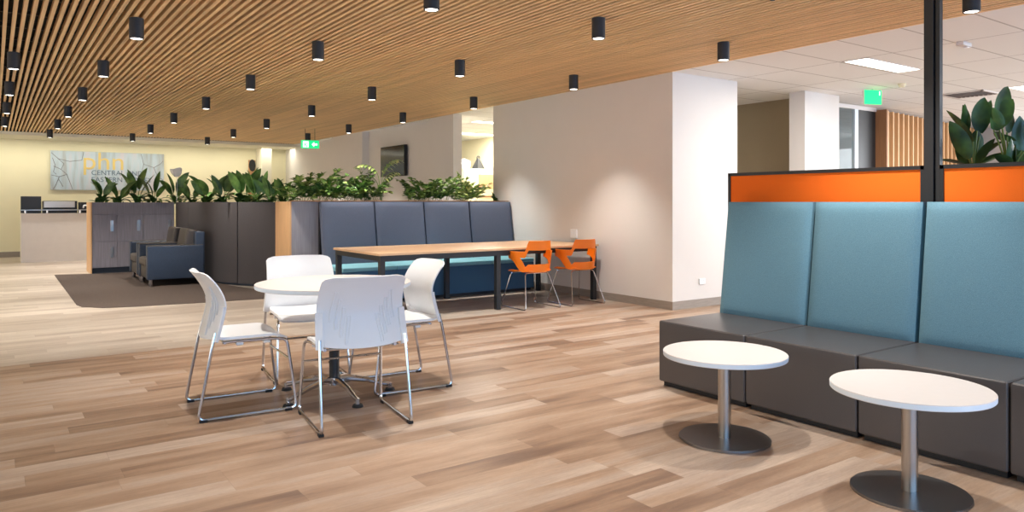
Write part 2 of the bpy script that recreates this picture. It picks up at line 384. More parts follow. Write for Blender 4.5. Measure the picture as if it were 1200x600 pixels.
# ---------------------------------------------------------------- exit signs
def text(name, s, size, mtl, parent, loc, rot, ext=.002, align='LEFT', sx=1):
    c = bpy.data.curves.new(name, 'FONT'); c.body = s; c.size = size; c.extrude = ext; c.align_x = align
    o = bpy.data.objects.new(name, c); COL.objects.link(o)
    dg = bpy.context.evaluated_depsgraph_get(); me = bpy.data.meshes.new_from_object(o.evaluated_get(dg)); bpy.data.objects.remove(o)
    me.materials.clear(); me.materials.append(mtl)
    m = bpy.data.objects.new(name, me); m.location = loc; m.rotation_euler = rot; m.scale = (sx, 1, 1); return link(m, parent)
t = thing('exit_sign', 'green hanging exit sign with running figure and arrow in front of cream wall', 'exit sign', (5.53, 15.30, 2.535), R(-14))
obj('housing', bx(-.19, .19, -.02, .02, -.09, .09, .004), M['laminate'], t)
obj('sign_face', bx(-.185, .185, -.024, -.02, -.085, .085), M['green_sign'], t)
b = bx(-.15, -.03, -.027, -.024, -.065, .065); obj('door_mark', b, M['white_sign'], t)
b = NB(); tube(b, [(-.09, -.029, .045), (-.088, -.029, .04)], .012, 8)
tube(b, [(-.095, -.029, .025), (-.105, -.029, -.005), (-.075, -.029, -.025), (-.07, -.029, -.055)], .008, 6); tube(b, [(-.105, -.029, -.005), (-.12, -.029, -.045)], .008, 6)
tube(b, [(-.12, -.029, .0), (-.115, -.029, .022), (-.075, -.029, .018), (-.062, -.029, -.002)], .006, 6); obj('running_figure', b, M['green_sign'], t)
b = NB(); poly = [(.03, 0), (.085, .055), (.085, .02), (.15, .02), (.15, -.02), (.085, -.02), (.085, -.055)]
prism(b, poly, 0, .003); b.transform(Matrix.Rotation(R(90), 4, 'X')); b.transform(Matrix.Translation((0, -.024, 0))); obj('arrow_mark', b, M['white_sign'], t)
b = NB(); tube(b, [(-.1, 0, .09), (-.1, 0, CH - 2.535)], .005, 6); tube(b, [(.1, 0, .09), (.1, 0, CH - 2.535)], .005, 6); obj('hanger', b, M['rail'], t)
t = thing('exit_sign', 'bright green glowing exit sign under the white tiled ceiling', 'exit sign', (9.95, 5.42, 2.76), R(-20))
obj('housing', bx(-.15, .13, -.018, .018, -.105, .09, .004), M['laminate'], t)
obj('sign_face', bx(-.15, .13, -.022, -.018, -.105, .09), M['green_bright'], t)
b = NB(); box(b, .09, .105, -.025, -.022, .02, .075); obj('door_mark', b, M['white_sign'], t)
obj('hanger', tube(NB(), [(0, 0, .09), (0, 0, .11)], .012, 8), M['laminate'], t)

# ---------------------------------------------------------------- wall sockets
def socket(loc, rz, lab, w=.115, h=.072, d=.01):
    t = thing('power_outlet', lab, 'power outlet', loc, rz)
    obj('face_plate', bx(-w / 2, w / 2, -d, 0, -h / 2, h / 2, .003), M['plastic'], t)
    b = NB()
    for s in (-1, 1):
        box(b, s * .028 - .007, s * .028 + .007, -d - .003, -d, .008, .02); box(b, s * .028 - .004, s * .028 - .001, -d - .001, -d, -.018, -.004)
    obj('switch', b, M['edge'], t)
socket((7.21, 6.10, .315), 0, 'white double power outlet low on the bluish white end wall')
socket((WX, 7.92, .86), R(-90), 'white wall outlet above the long table end', .12, .12, .03)

# ---------------------------------------------------------------- reception sign, tv, picture
def signboard_mat():
    m = mat('frosted_sign_glass', srgb(190, 198, 204), .25); nt = m.node_tree; N = nt.nodes; L = nt.links; b = N['Principled BSDF']
    tc = N.new('ShaderNodeTexCoord')
    w = N.new('ShaderNodeTexNoise'); mp = N.new('ShaderNodeMapping'); mp.inputs['Scale'].default_value = (3.5, 1, .5); L.new(tc.outputs['Object'], mp.inputs[0]); w.inputs['Scale'].default_value = 1.6; w.inputs['Detail'].default_value = 3; L.new(mp.outputs[0], w.inputs['Vector'])
    cr = N.new('ShaderNodeValToRGB'); E = cr.color_ramp; E.elements[0].position = .3; E.elements[0].color = srgb(165, 165, 160); E.elements[1].position = .7; E.elements[1].color = srgb(205, 200, 205)
    e = E.elements.new(.5); e.color = srgb(186, 202, 210); L.new(w.outputs['Fac'], cr.inputs[0]); L.new(cr.outputs[0], b.inputs['Base Color']); return m
t = thing('wall_sign', 'long frosted glass sign with phn lettering on the cream back wall', 'sign', (2.39, 20.96, 2.08))
obj('glass_panel', bx(-1.26, 1.26, -.02, 0, -.475, .475, .003), signboard_mat(), t)
gold = mat('gold_letter', srgb(222, 196, 120), .4); inkm = mat('grey_letter', srgb(92, 108, 124), .5)
text('lettering', 'phn', .62, gold, t, (-.60, -.022, .04), (R(90), 0, 0), .004, sx=1.02)
text('lettering', 'CENTRAL AND', .17, inkm, t, (-.40, -.022, -.10), (R(90), 0, 0), .002)
text('lettering', 'EASTERN SYDNEY', .17, inkm, t, (-.40, -.022, -.27), (R(90), 0, 0), .002)
bl, br_, ink2 = [], [], mat('line_ink', srgb(120, 112, 112), .6)
for ln in ([(-1.24, .42), (-1.1, .28), (-.98, .16), (-1.04, .02), (-.92, -.1), (-.86, -.28), (-.8, -.46)], [(-1.1, .28), (-.86, .22), (-.6, .26), (-.56, .46)], [(-1.2, .1), (-1.04, .02)], [(-1.24, -.12), (-1.08, -.16), (-.92, -.1)],
           [(-1.08, -.16), (-1.14, -.34), (-1.2, -.46)], [(-1.22, .3), (-1.16, .12), (-1.2, -.04), (-1.14, -.1)], [(-1.1, -.2), (-1.0, -.4)],
           [(.72, .46), (.78, .2), (1.02, .12), (1.1, -.1), (1.24, -.2)], [(1.02, .12), (1.18, .22), (1.24, .3)], [(.78, .2), (.74, .0), (.8, -.2)]):
    (bl if ln[0][0] < 0 else br_).append([(x, -.021, z) for x, z in ln])
for grp in (bl, br_):
    b = NB()
    for q in grp: tube(b, q, .006, 5)
    obj('line_pattern', b, ink2, t)
t = thing('television', 'black wall-mounted television beside the variegated plant', 'television', (6.84, 13.85, 2.15), R(-90))
b = bx(-.56, .56, -.09, -.03, -.315, .315, .006); obj('tv_body', b, M['black'], t); obj('screen', bx(-.54, .54, -.093, -.089, -.295, .30), M['screen'], t)
obj('wall_bracket', bx(-.15, .15, -.04, 0, -.12, .12), M['black'], t)
t = thing('picture', 'dark picture on the cream wall behind the leafy plants', 'picture', (8.0 - .28, 20.85, 1.98))
obj('frame', bx(-.34, .34, -.04, 0, -.6, .42, .004), M['black'], t)
obj('canvas', bx(-.31, .31, -.044, -.04, -.57, .39), mat('dark_canvas', srgb(105, 92, 78), .7, noise=.6, scale=9), t)
t = thing('wall_oblong', 'narrow poster, black above tan, next to the white pier', 'oblong', (5.92, 20.99, 2.0))  # unidentified black and tan shape, modelled as a flat sheet
obj('oblong_sheet', bx(-.10, .085, -.02, 0, -.6, .48), mat('tan_oblong', srgb(186, 142, 100), .7, noise=.3, scale=8), t)
o = obj('black_shape', cyl(NB(), (0, 0), .12, 0, .01, 24), M['black'], t); o.rotation_euler = (R(90), 0, 0); o.location = (0, -.0205, .33); o.scale = (.75, 1.4, 1)

# ---------------------------------------------------------------- reception desk
t = thing('reception_desk', 'pale reception counter in front of the cream back wall', 'desk', (.49, 18.9, 0))
obj('front_panel', bx(0, 2.6, 0, .05, .0, 1.06, .004), M['deskfront'], t)
obj('side_panel', bx(0, .05, .05, .75, .0, 1.06), M['deskfront'], t)
obj('worktop', bx(.05, 2.6, .05, .8, .72, .75), M['greywood'], t)
obj('ledge', bx(-.02, 2.6, -.03, .3, 1.12, 1.14, .003), M['glass'] if False else M['steel'], t)
for q in (.08, .48, 1.1, 1.9): obj('ledge_post', cyl(NB(), (q, .12), .02, 1.06, 1.12, 12), M['chrome'], t)
t = thing('monitor', 'dark monitor at the left end of the reception counter', 'monitor', (.68, 19.3, .75))
obj('screen_body', bx(-.19, .19, 0, .04, .28, .68, .006), M['black'], t); obj('stand', bx(-.03, .03, .03, .07, .02, .4), M['black'], t); obj('foot', bx(-.12, .12, -.05, .12, 0, .02), M['black'], t)
t = thing('printer', 'silver topped office machine behind the reception counter', 'printer', (1.23, 19.3, .75))
obj('printer_body', bx(-.33, .33, 0, .4, 0, .58, .01), M['black'], t); obj('printer_cover', bx(-.31, .28, -.012, 0, .43, .57, .003), mat('silver_cover', srgb(190, 180, 170), .3, .6), t)
t = thing('desk_phone', 'small dark desk unit with a white handset right of the printer', 'phone', (1.80, 19.3, .75))
obj('phone_body', bx(-.2, .2, 0, .3, 0, .55, .01), M['black'], t); obj('handset', tube(NB(), fillet([(-.12, -.03, .42), (-.12, -.05, .48), (.02, -.05, .48), (.02, -.03, .42)], .03), .018, 8), M['plastic'], t)

# ---------------------------------------------------------------- locker unit with planter top
t = thing('locker_unit', 'low grey timber locker block under the strap-leaved plants', 'lockers', (1.44, 15.25, 0))
obj('carcass', bx(.02, 1.40, .02, .68, .1, 1.285), M['lockerwood'], t)
obj('end_panel', bx(-.0, .02, -.02, .70, 0, 1.30, .002), M['warmwood'], t)
obj('plinth', bx(.02, 1.4, .05, .66, 0, .1), M['plinth'], t)
b = NB(); zs = [.105, .58, 1.07, 1.298]; xs = [.025, .425, .865, 1.395]
obj('fascia', bx(.025, 1.395, 0, .02, 1.075, 1.298, .002), M['lockerwood'], t)
for i in range(3):
    for j in range(2):
        d = obj('door', bx(xs[i], xs[i + 1] - .006, 0, .02, zs[j] + .003, zs[j + 1] - .003, .002), M['lockerwood'], t)
        hx = xs[i + 1] - .08; hz = (zs[j] + zs[j + 1]) / 2 + .04
        b = bx(hx - .028, hx + .028, -.006, 0, hz - .10, hz + .10, .004); cyl(b, (hx, -.0), .012, hz - .02, hz + .02, 10)
        obj('lock_plate', b, M['steel'], d)
obj('soil', bx(.03, 1.39, .06, .66, 1.25, 1.29), M['soil'], t)

# ---------------------------------------------------------------- curved upholstered divider with planter
cv = [(2.86, 15.22), (2.86, 14.3), (2.86, 13.2), (2.87, 12.6), (2.93, 12.2), (3.08, 11.84), (3.24, 11.57), (3.42, 11.33), (3.62, 11.1)]
def normals(cv):
    out = []
    for i in range(len(cv)):
        a = Vector(cv[max(i - 1, 0)]); c = Vector(cv[min(i + 1, len(cv) - 1)]); d = (c - a).normalized(); out.append(Vector((-d.y, d.x)))
    return out
nn = normals(cv)
def offs(i, d): return (cv[i][0] + nn[i].x * d, cv[i][1] + nn[i].y * d)
def lerp_curve(s, d=0):
    # s by x-y arc fraction
    Ls = [0]
    for a, c in zip(cv, cv[1:]): Ls.append(Ls[-1] + math.dist(a, c))
    q = s * Ls[-1]
    for i in range(len(cv) - 1):
        if q <= Ls[i + 1] + 1e-9:
            f = (q - Ls[i]) / (Ls[i + 1] - Ls[i]); n = nn[i].lerp(nn[i + 1], f)
            return Vector((cv[i][0] * (1 - f) + cv[i + 1][0] * f + n.x * d, cv[i][1] * (1 - f) + cv[i + 1][1] * f + n.y * d))
    return Vector(cv[-1])
t = thing('curved_divider', 'curved charcoal upholstered divider wall behind the armchairs', 'divider', (0, 0, 0))
cuts = [0, .245, .80, 1]
for a, c in zip(cuts, cuts[1:]):
    def fn(u, v, a=a, c=c):
        p = lerp_curve(a + (c - a) * (.006 + u * .988), .03); bulge = .012 * (1 - (2 * u - 1) ** 8) * (1 - (2 * v - 1) ** 20)
        return Vector((p.x - .0, p.y, .04 + v * 1.262))
    obj('upholstered_panel', surf(NB(), fn, 14, 6, .06), M['charcoal'], t, True)
b = NB(); n_ = 24; ins = [lerp_curve(i / n_, .065) for i in range(n_ + 1)]; outs = [lerp_curve(i / n_, .55) for i in range(n_ + 1)]
prism(b, [tuple(p) for p in ins] + [tuple(p) for p in reversed(outs)], 0, 1.22); obj('planter_body', b, M['plinth'], t)
b = NB(); ins = [lerp_curve(i / n_, .07) for i in range(n_ + 1)]; outs = [lerp_curve(i / n_, .53) for i in range(n_ + 1)]
prism(b, [tuple(p) for p in ins] + [tuple(p) for p in reversed(outs)], 1.22, 1.28); obj('soil', b, M['soil'], t)

# ---------------------------------------------------------------- armchairs
def armchair(lab, loc, rz):
    t = thing('armchair', lab, 'armchair', loc, rz, 'armchairs against the curved divider')
    # faces +Y locally, 0.87 wide, 0.9 deep
    for s in (-1, 1):
        b = bx(min(s * .435, s * .31), max(s * .435, s * .31), -.37, .45, .10, .62, .022, seg=3)
        a = obj('armrest', b, M['navy'], t, True); a['label'] = 'navy arm side'
        obj('arm_top', bx(min(s * .428, s * .317), max(s * .428, s * .317), -.36, .447, .612, .628, .007), M['taupe'], a, True)
    obj('seat_base', bx(-.31, .31, -.40, .43, .11, .29, .012), M['taupe'], t, True)
    obj('seat_cushion', bx(-.305, .305, -.25, .455, .29, .43, .045, seg=4), M['taupe'], t, True)
    Mx = Matrix.Translation((0, -.22, .40)) @ Matrix.Rotation(R(10), 4, 'X')
    obj('back_cushion', bx(-.30, .30, -.02, .15, -.02, .46, .05, M=Mx, seg=4), M['taupe'], t, True)
    obj('backrest', bx(-.425, .425, -.385, -.24, .12, .83, .03, M=None, seg=3), M['navy'], t, True)
    for sx in (-.38, .38):
        for sy in (-.32, .39): obj('foot', cyl(NB(), (sx, sy), .03, .0, .11, 16, r2=.034), M['chrome'], t, True)
    return t
ac = armchair('nearer navy and taupe armchair, its blue side facing the round table', (2.37, 12.80, .006), R(90))
dup(ac, (2.37, 13.74, .006), R(90), 'farther navy and taupe armchair, beside the lockers')

# ---------------------------------------------------------------- planter box behind the long bench
t = thing('planter_box', 'long timber planter behind the grey bench, warm end panel and grey face', 'planter', (3.2, 9.6, 0))
obj('end_panel', bx(0, .02, 0, .62, 0, 1.31, .002), M['warmwood'], t)
obj('front_panel', bx(.02, 3.46, 0, .02, 0, 1.31), M['greywood'], t)
obj('rear_panel', bx(.02, 3.46, .60, .62, 0, 1.31), M['greywood'], t)
obj('soil', bx(.02, 3.46, .02, .60, 1.1, 1.27), M['soil'], t)
obj('top_cap', bx(.0, 3.46, -.10, .025, 1.31, 1.322), M['brownwood'], t)

# ---------------------------------------------------------------- banquette bench
t = thing('banquette', 'long slate blue banquette bench behind the timber table', 'bench', (3.56, 8.7, 0))
obj('base', bx(0, 2.99, .0, .62, .04, .42, .012), M['blue'], t, True)
obj('kick_board', bx(.03, 2.96, .04, .6, 0, .04), M['black'], t)
for i in range(4):
    w = 2.99 / 4; obj('seat_pad', bx(i * w + .003, (i + 1) * w - .003, -.01, .62, .42, .475, .018, seg=3), M['aqua'], t, True)
w = 3.10 / 4
obj('seam_shade_board', bx(.02, 3.08, .84, .885, .3, 1.29), M['black'], t)  # black sheet added so the gaps between backs look shaded
for i in range(4):
    def fn(u, v, i=i):
        ex = .022 * (1 - (2 * u - 1) ** 12) * (1 - (2 * v - 1) ** 16)
        return Vector((i * w + .011 + u * (w - .022), .66 + .14 * v - ex, .40 + v * .905))
    obj('backrest', surf(NB(), fn, 32, 24, .085, fix=Vector((0, 1, 0))), M['slate'], t, True, 50)

# ---------------------------------------------------------------- long table
t = thing('long_table', 'long timber-topped meeting table with square black legs', 'table', (3.42, 7.33, 0))
obj('tabletop', bx(0, 3.18, 0, 1.32, .715, .74, .002), M['tabletop'], t)
b = NB()
for y in (.02, 1.25): box(b, .02, 3.16, y, y + .05, .655, .714)
for x in (.02, 1.555, 3.11): box(b, x, x + .05, .07, 1.25, .655, .714)
obj('frame', b, M['black'], t)
for x in (.02, 1.55, 3.10):
    for y in (.02, 1.24): obj('leg', bx(x, x + .06, y, y + .06, 0, .66, .003), M['black'], t)

# ---------------------------------------------------------------- orange chairs
def orange_chair(lab, loc, rz):
    t = thing('orange_chair', lab, 'chair', loc, rz, 'orange chairs at the long table')
    def sm(a, b, x): x = max(0, min(1, (x - a) / (b - a))); return x * x * (3 - 2 * x)
    def fn(u, v):
        th = R((u * 2 - 1) * 104); a = abs(th)
        top = .83 - .13 * sm(R(40), R(52), a); bot = .45 + .16 * sm(R(60), R(104), a)
        z = bot + (top - bot) * v; hgt = (z - .45) / .37
        rx = .225 + .085 * hgt * sm(R(30), R(85), a); ry = .20 + .035 * hgt
        x = -rx * math.sin(th) * (1 if a < R(90) else 1); y = .0 - ry * math.cos(th)
        if a > R(90): y = (a - R(90)) * .46
        return Vector((x, y - .02, z))
    def skip(u, v):
        a = abs(u * 2 - 1) * 104
        return a < 64 - 14 * (.68 - v) / .46 and .25 < v < .69
    obj('shell', surf(NB(), fn, 104, 40, .012, skip), M['orange_plastic'], t, True, 60)
    def seat(u, v):
        x = (u * 2 - 1); y = -.21 + v * .43; hw = .215 * (1 - .0 * v) * (1 - .25 * max(0, .25 - v) / .25) * (1 - .12 * max(0, v - .85) / .15)
        return Vector((x * hw, y, .445 + .02 * x * x - .02 * max(0, v - .75) / .25 + .01 * max(0, .2 - v) / .2))
    obj('seat', surf(NB(), seat, 16, 16, .012), M['orange_plastic'], t, True, 60)
    for s in (-1, 1):
        b = NB(); tube(b, fillet([(s * .10, -.12, .432), (s * .17, -.14, .43), (s * .26, -.285, .008), (s * .255, .285, .008), (s * .18, .16, .43), (s * .10, .14, .432)], .035), .006, 8)
        obj('leg_frame', b, M['chrome'], t, True)
    for y in (-.12, .14): obj('seat_bar', tube(NB(), [(-.10, y, .432), (.10, y, .432)], .0075, 8), M['chrome'], t, True)
    return t
oc = orange_chair('left orange plastic armchair tucked at the long table', (5.45, 7.31, 0), R(-3))
dup(oc, (6.15, 7.27, 0), R(-4), 'right orange plastic armchair at the table end by the wall')

# ---------------------------------------------------------------- white sled chairs
def white_chair(lab, loc, rz):
    t = thing('white_chair', lab, 'chair', loc, rz, 'white chairs around the round table')
    def seat(u, v):
        x = u * 2 - 1; hw = .235 * (1 - .10 * max(0, (v - .86) / .14) ** 2) * (1 - .05 * max(0, (.15 - v) / .15))
        y = -.195 + .44 * v
        z = .468 + .010 * x * x + .012 * (1 - v) * 0 - .035 * max(0, (v - .78) / .22) ** 2 - .012 * math.sin(math.pi * v) * (1 - x * x) + .015 * max(0, (.15 - v) / .15) ** 2
        return Vector((x * hw, y, z))
    obj('seat', surf(NB(), seat, 20, 20, .016), M['plastic'], t, True, 60)
    for s in (-1, 1):
        for y in (-.06, .10): obj('seat_clip', bx(s * .20 - .02, s * .20 + .02, y, y + .04, .428, .458, .003), M['plastic'], t)
    def prof(v):  # y of the back panel over its height
        return -.218 + .055 * math.sin(min(v, 1) * math.pi * .72) - .10 * max(0, v - .45) ** 1.5 / .55 ** 1.5 * 1.0
    def back(u, v):
        x = u * 2 - 1
        hw = .268 - .022 * v - .016 * max(0, (v - .94) / .06) ** 2
        vv = v
        z = .485 + vv * .392 - .010 * max(0, abs(x) - .8) / .2 * (v ** 6) + .022 * (1 - x * x) * (1 - v) * -1
        y = prof(v) - .015 + .058 * x * x
        return Vector((x * hw, y, z))
    bk = obj('backrest', surf(NB(), back, 24, 22, .009), M['plastic'], t, True, 60)
    # fan of raised slots on the rear face, with a thicker sleeve down each lower side
    for s in (-1, 1):
        for k in range(4):
            ctr = .5 + s * (.335 - .052 * k) ; v0 = .60 - .11 * k + .18; v1 = .36 - .10 * k
            pts = []
            for q in range(9):
                f = q / 8; v = v1 + (v0 - v1) * f; u = ctr + s * .018 * math.cos(f * math.pi)
                pts.append(back(u, v))
            L_ = [p + Vector((-.009, -.006, 0)) for p in pts]; R_ = [p + Vector((.009, -.006, 0)) for p in pts]
            obj('slot_ridge', tube(NB(), L_ + R_[::-1], .003, 5, True), M['plastic'], bk, True)
    for s in (-1, 1):
        def slv(u, v, s=s):
            p = back(.5 + s * (.5 - .075 * u), .0 + v * .48); return p + Vector((s * .004, -.007, -.018 * (1 - v)))
        obj('side_sleeve', surf(NB(), slv, 4, 10, .02), M['plastic'], bk, True, 50)
    for s in (-1, 1):
        x = s * .262
        b = NB(); tube(b, fillet([(s * .25, -.185, .52), (s * .255, -.205, .44), (x, -.285, .012), (x, .295, .012), (s * .243, .235, .448), (s * .22, .15, .452), (s * .21, -.14, .452)], .045, 6), .0095, 10)
        obj('leg_frame', b, M['chrome'], t, True)
        for y in (-.255, .24): obj('glide', bx(x - .014, x + .014, y - .022, y + .022, 0, .016, .003), M['rubber'], t)
    for p0, p1 in (((-.25, .25, .32), (.25, .25, .32)), ((-.235, -.13, .45), (.235, -.13, .45))):
        obj('cross_bar', tube(NB(), [p0, p1], .007, 8), M['chrome'], t, True)
    return t
wc = white_chair('white chair nearest the camera, its slotted back turned to us', (1.775, 4.16, 0), R(-7))
dup(wc, (1.285, 4.83, 0), R(-94), 'white chair left of the round table, seen from the side')
dup(wc, (2.385, 4.76, 0), R(86), 'white chair right of the round table, turned toward the left')
dup(wc, (1.935, 5.46, 0), R(173), 'white chair on the far side of the round table, facing us')

# ---------------------------------------------------------------- round table
t = thing('round_table', 'round white cafe table between the four white chairs', 'table', (1.885, 4.75, 0))
b = cyl(NB(), (0, 0),   .512, .733, .760, 72, bev=.002); obj('tabletop', b, M['laminate'], t, True)
b = cyl(NB(), (0, 0),   .5125, .736, .757, 72); obj('edge_band', b, M['edge'], t, True)
b = cyl(NB(), (0, 0), .034, .10, .72, 24); cyl(b, (0, 0), .12, .72, .7335, 24); obj('pole', b, M['black'], t, True)
b = cyl(NB(), (0, 0), .045, .07, .12, 24); obj('hub', b, M['chrome'], t, True)
for k in range(5):
    a = R(72 * k + 55); d = Vector((math.cos(a), math.sin(a), 0))
    pts = [d * r_ + Vector((0, 0, z_)) for r_, z_ in ((.02, .10), (.10, .105), (.22, .085), (.33, .05), (.385, .04))]
    l = obj('leg', tube(NB(), pts, .02, 10, radii=[.024, .024, .019, .015, .014]), M['chrome'], t, True)
    b = NB(); p = d * .375; cyl(b, (p.x, p.y), .016, .015, .05, 14); o = obj('foot_cap', b, M['chrome'], l, True)
    obj('glide', cyl(NB(), (p.x, p.y), .036, 0, .016, 20, r2=.030), M['rubber'], l, True)

# ---------------------------------------------------------------- coffee tables
def coffee(lab, loc):
    t = thing('coffee_table', lab, 'side table', loc, 0, 'round white side tables by the booth')
    obj('tabletop', cyl(NB(), (0, 0), .33, .452, .478, 72, bev=.002), M['laminate'], t, True)
    obj('edge_band', cyl(NB(), (0, 0), .3305, .455, .475, 72), M['edge'], t, True)
    obj('pole', cyl(NB(), (0, 0), .034, .012, .452, 32), M['steel'], t, True)
    obj('base_plate', cyl(NB(), (0, 0), .245, 0, .012, 64, bev=.003), M['steel_base'], t, True)
    return t
ct = coffee('round white side table on steel pedestal, farther one, left', (3.284, 2.621, 0))
dup(ct, (3.353, 1.656, 0), 0, 'round white side table on steel pedestal, nearest one at bottom right')

# ---------------------------------------------------------------- booth modules
def booth(lab, y0, first=None):
    t = thing('booth_seat', lab, 'sofa', (3.86, y0, 0), 0, 'teal and grey booth modules')
    obj('seat_base', bx(0, .86, .004, .731, .035, .462, .016, seg=3), M['vinyl'], t, True)
    obj('plinth', bx(.04, .84, .02, .715, 0, .04), M['black'], t)
    obj('seam_shade_board', bx(.80, .86, .0, .735, .3, 1.28), M['black'], t)  # added black sheet, stands in for shade in the seams between modules
    def fn(u, v):
        ex = .022 * (1 - (2 * u - 1) ** 12) * (1 - (2 * v - 1) ** 18)
        return Vector((.70 + .105 * v - ex, .012 + u * .711, .45 + v * .852))
    obj('backrest', surf(NB(), fn, 32, 32, .09, fix=Vector((1, 0, 0))), M['teal'], t, True, 50)
    return t
bs = booth('teal backed booth module at the far left end of the row', 2.925)
dup(bs, (3.86, 2.19, 0), 0, 'middle teal booth module, left of the black post')
dup(bs, (3.86, 1.455, 0), 0, 'teal booth module right of the black post, behind the nearest side table')
dup(bs, (3.86, .72, 0), 0, 'booth module cut off by the right edge of the picture')

# ---------------------------------------------------------------- orange partition screen
t = thing('partition_screen', 'orange fabric partition with black frame and tall black post', 'partition', (4.76, 0, 0))
for a, c in ((2.264, 3.765), (-.6, 2.17)):
    p = obj('fabric_panel', bx(.008, .042, a + .02, c - .02, .05, 1.508), M['orange_fabric'], t)
    b = NB(); box(b, 0, .05, a, a + .022, 0, 1.53); box(b, 0, .05, c - .022, c, 0, 1.53); box(b, 0, .05, a, c, 1.506, 1.53); box(b, 0, .05, a, c, 0, .05)
    obj('frame', b, M['black'], t)
b = bx(-.006, .055, 2.205, 2.262, 0, CH, .002); box(b, .004, .045, 2.172, 2.196, 0, CH, .002); box(b, .015, .035, 2.19, 2.21, 0, CH)
obj('post', b, M['black'], t)
t = thing('planter_box', 'black planter trough behind the orange partition', 'planter', (4.9, .6, 0))
obj('trough', bx(0, .5, 0, 1.5, 0, 1.44, .004), M['black'], t); obj('soil', bx(.03, .47, .03, 1.47, 1.44, 1.47), M['soil'], t)

# ---------------------------------------------------------------- glazed office front and timber screen (right background)
fr = struct('window_1', bx(10.0, 12.06, 6.50, 6.56, 2.81, CH), M['laminate'])
b = NB(); box(b, 10.2, 10.25, 6.50, 6.56, 0, 2.81); box(b, 11.40, 11.50, 6.50, 6.56, 0, 2.81)
struct('window_frame', b, M['edge'], fr)
struct('window_glass', bx(10.25, 11.40, 6.525, 6.535, 0.02, 2.81), M['glass'], fr)
struct('door_1', bx(11.50, 12.06, 6.52, 6.56, 0, 2.81), M['black'])
t = thing('timber_screen', 'vertical timber slat screen behind the orange partition', 'screen', (12.08, 6.34, 0), R(6))
obj('end_panel', bx(0, .05, 0, .21, 0, 2.84), M['brownwood'], t)
obj('backing', bx(.05, 4.9, .16, .2, 0, 2.80), M['walnut'], t)
b = NB()
for i in range(23): box(b, .05 + i * .212, .095 + i * .212, .0, .16, 0, 2.82)
obj('slat_panel', b, M['warmwood'], t)

# things glimpsed through the gap left of the white wall
t = thing('storage_cabinet', 'tall cream cabinet with orange shelf seen through the gap', 'cabinet', (9.35, 14.4, 0), 0)
obj('carcass', bx(-.5, .45, .03, .45, 0, 2.08, .004), M['cream'], t)
obj('shelf_bay', bx(-.1, .42, -.0, .03, 1.62, 1.95), M['warmwood'], t)
obj('shelf', bx(-.12, .44, -.03, .03, 1.42, 1.45), M['brownwood'], t)
t = thing('storage_bag', 'black peaked bag on top of the tall cabinet', 'bag', (9.38, 14.65, 2.08))
b = cyl(NB(), (0, 0), .17, 0, .26, 5, r2=.03); obj('bag_body', b, M['black'], t); obj('bag_strap', tube(NB(), fillet([(-.04, 0, .24), (-.035, 0, .31), (.035, 0, .31), (.04, 0, .24)], .04), .012, 6), M['black'], t)
t = thing('storage_bag', 'crumpled white bag beside the black bag on the cabinet', 'bag', (9.0, 14.62, 2.08))
b = NB(); bmesh.ops.create_icosphere(b, subdivisions=3, radius=.12)
for v in b.verts: v.co = Vector((v.co.x * 1.2, v.co.y * .8, max(-.10, v.co.z))) * (1 + .15 * math.sin(v.co.x * 40) * math.cos(v.co.z * 33)) + Vector((0, 0, .11))
obj('bag_body', b, M['plastic'], t)

# ---------------------------------------------------------------- plants
def leaf(bm, base, az, L_, w, el0, bend, seg=7, twist=0, fold=.25, mi=0):
    """one broad leaf: spine starts at elevation el0 and bends down by bend radians"""
    h = Vector((math.cos(az), math.sin(az), 0)); side0 = Vector((-math.sin(az), math.cos(az), 0)); p = Vector(base); rows_ = []
    for i in range(seg + 1):
        f = i / seg; el = el0 - bend * f; d = h * math.cos(el) + Vector((0, 0, 1)) * math.sin(el)
        up = -h * math.sin(el) + Vector((0, 0, 1)) * math.cos(el)
        s = side0 * math.cos(twist) + up * math.sin(twist); u2 = up * math.cos(twist) - side0 * math.sin(twist)
        ww = w * .5 * (math.sin(math.pi * min(1, (f * .93 + .05)) ** .85) ** .8 if f < 1 else .02) + .0015
        rows_.append([bm.verts.new(p - s * ww + u2 * ww * fold), bm.verts.new(p), bm.verts.new(p + s * ww + u2 * ww * fold)])
        p = p + d * (L_ / seg)
    for a, c in zip(rows_, rows_[1:]):
        for k in (0, 1):
            f = bm.faces.new((a[k], a[k + 1], c[k + 1], c[k])); f.material_index = mi
def px_y(px, y):
    a = (px - 600) / F_PX; Z = y / (math.cos(TH) - math.sin(TH) * a); return math.sin(TH) * Z + math.cos(TH) * a * Z
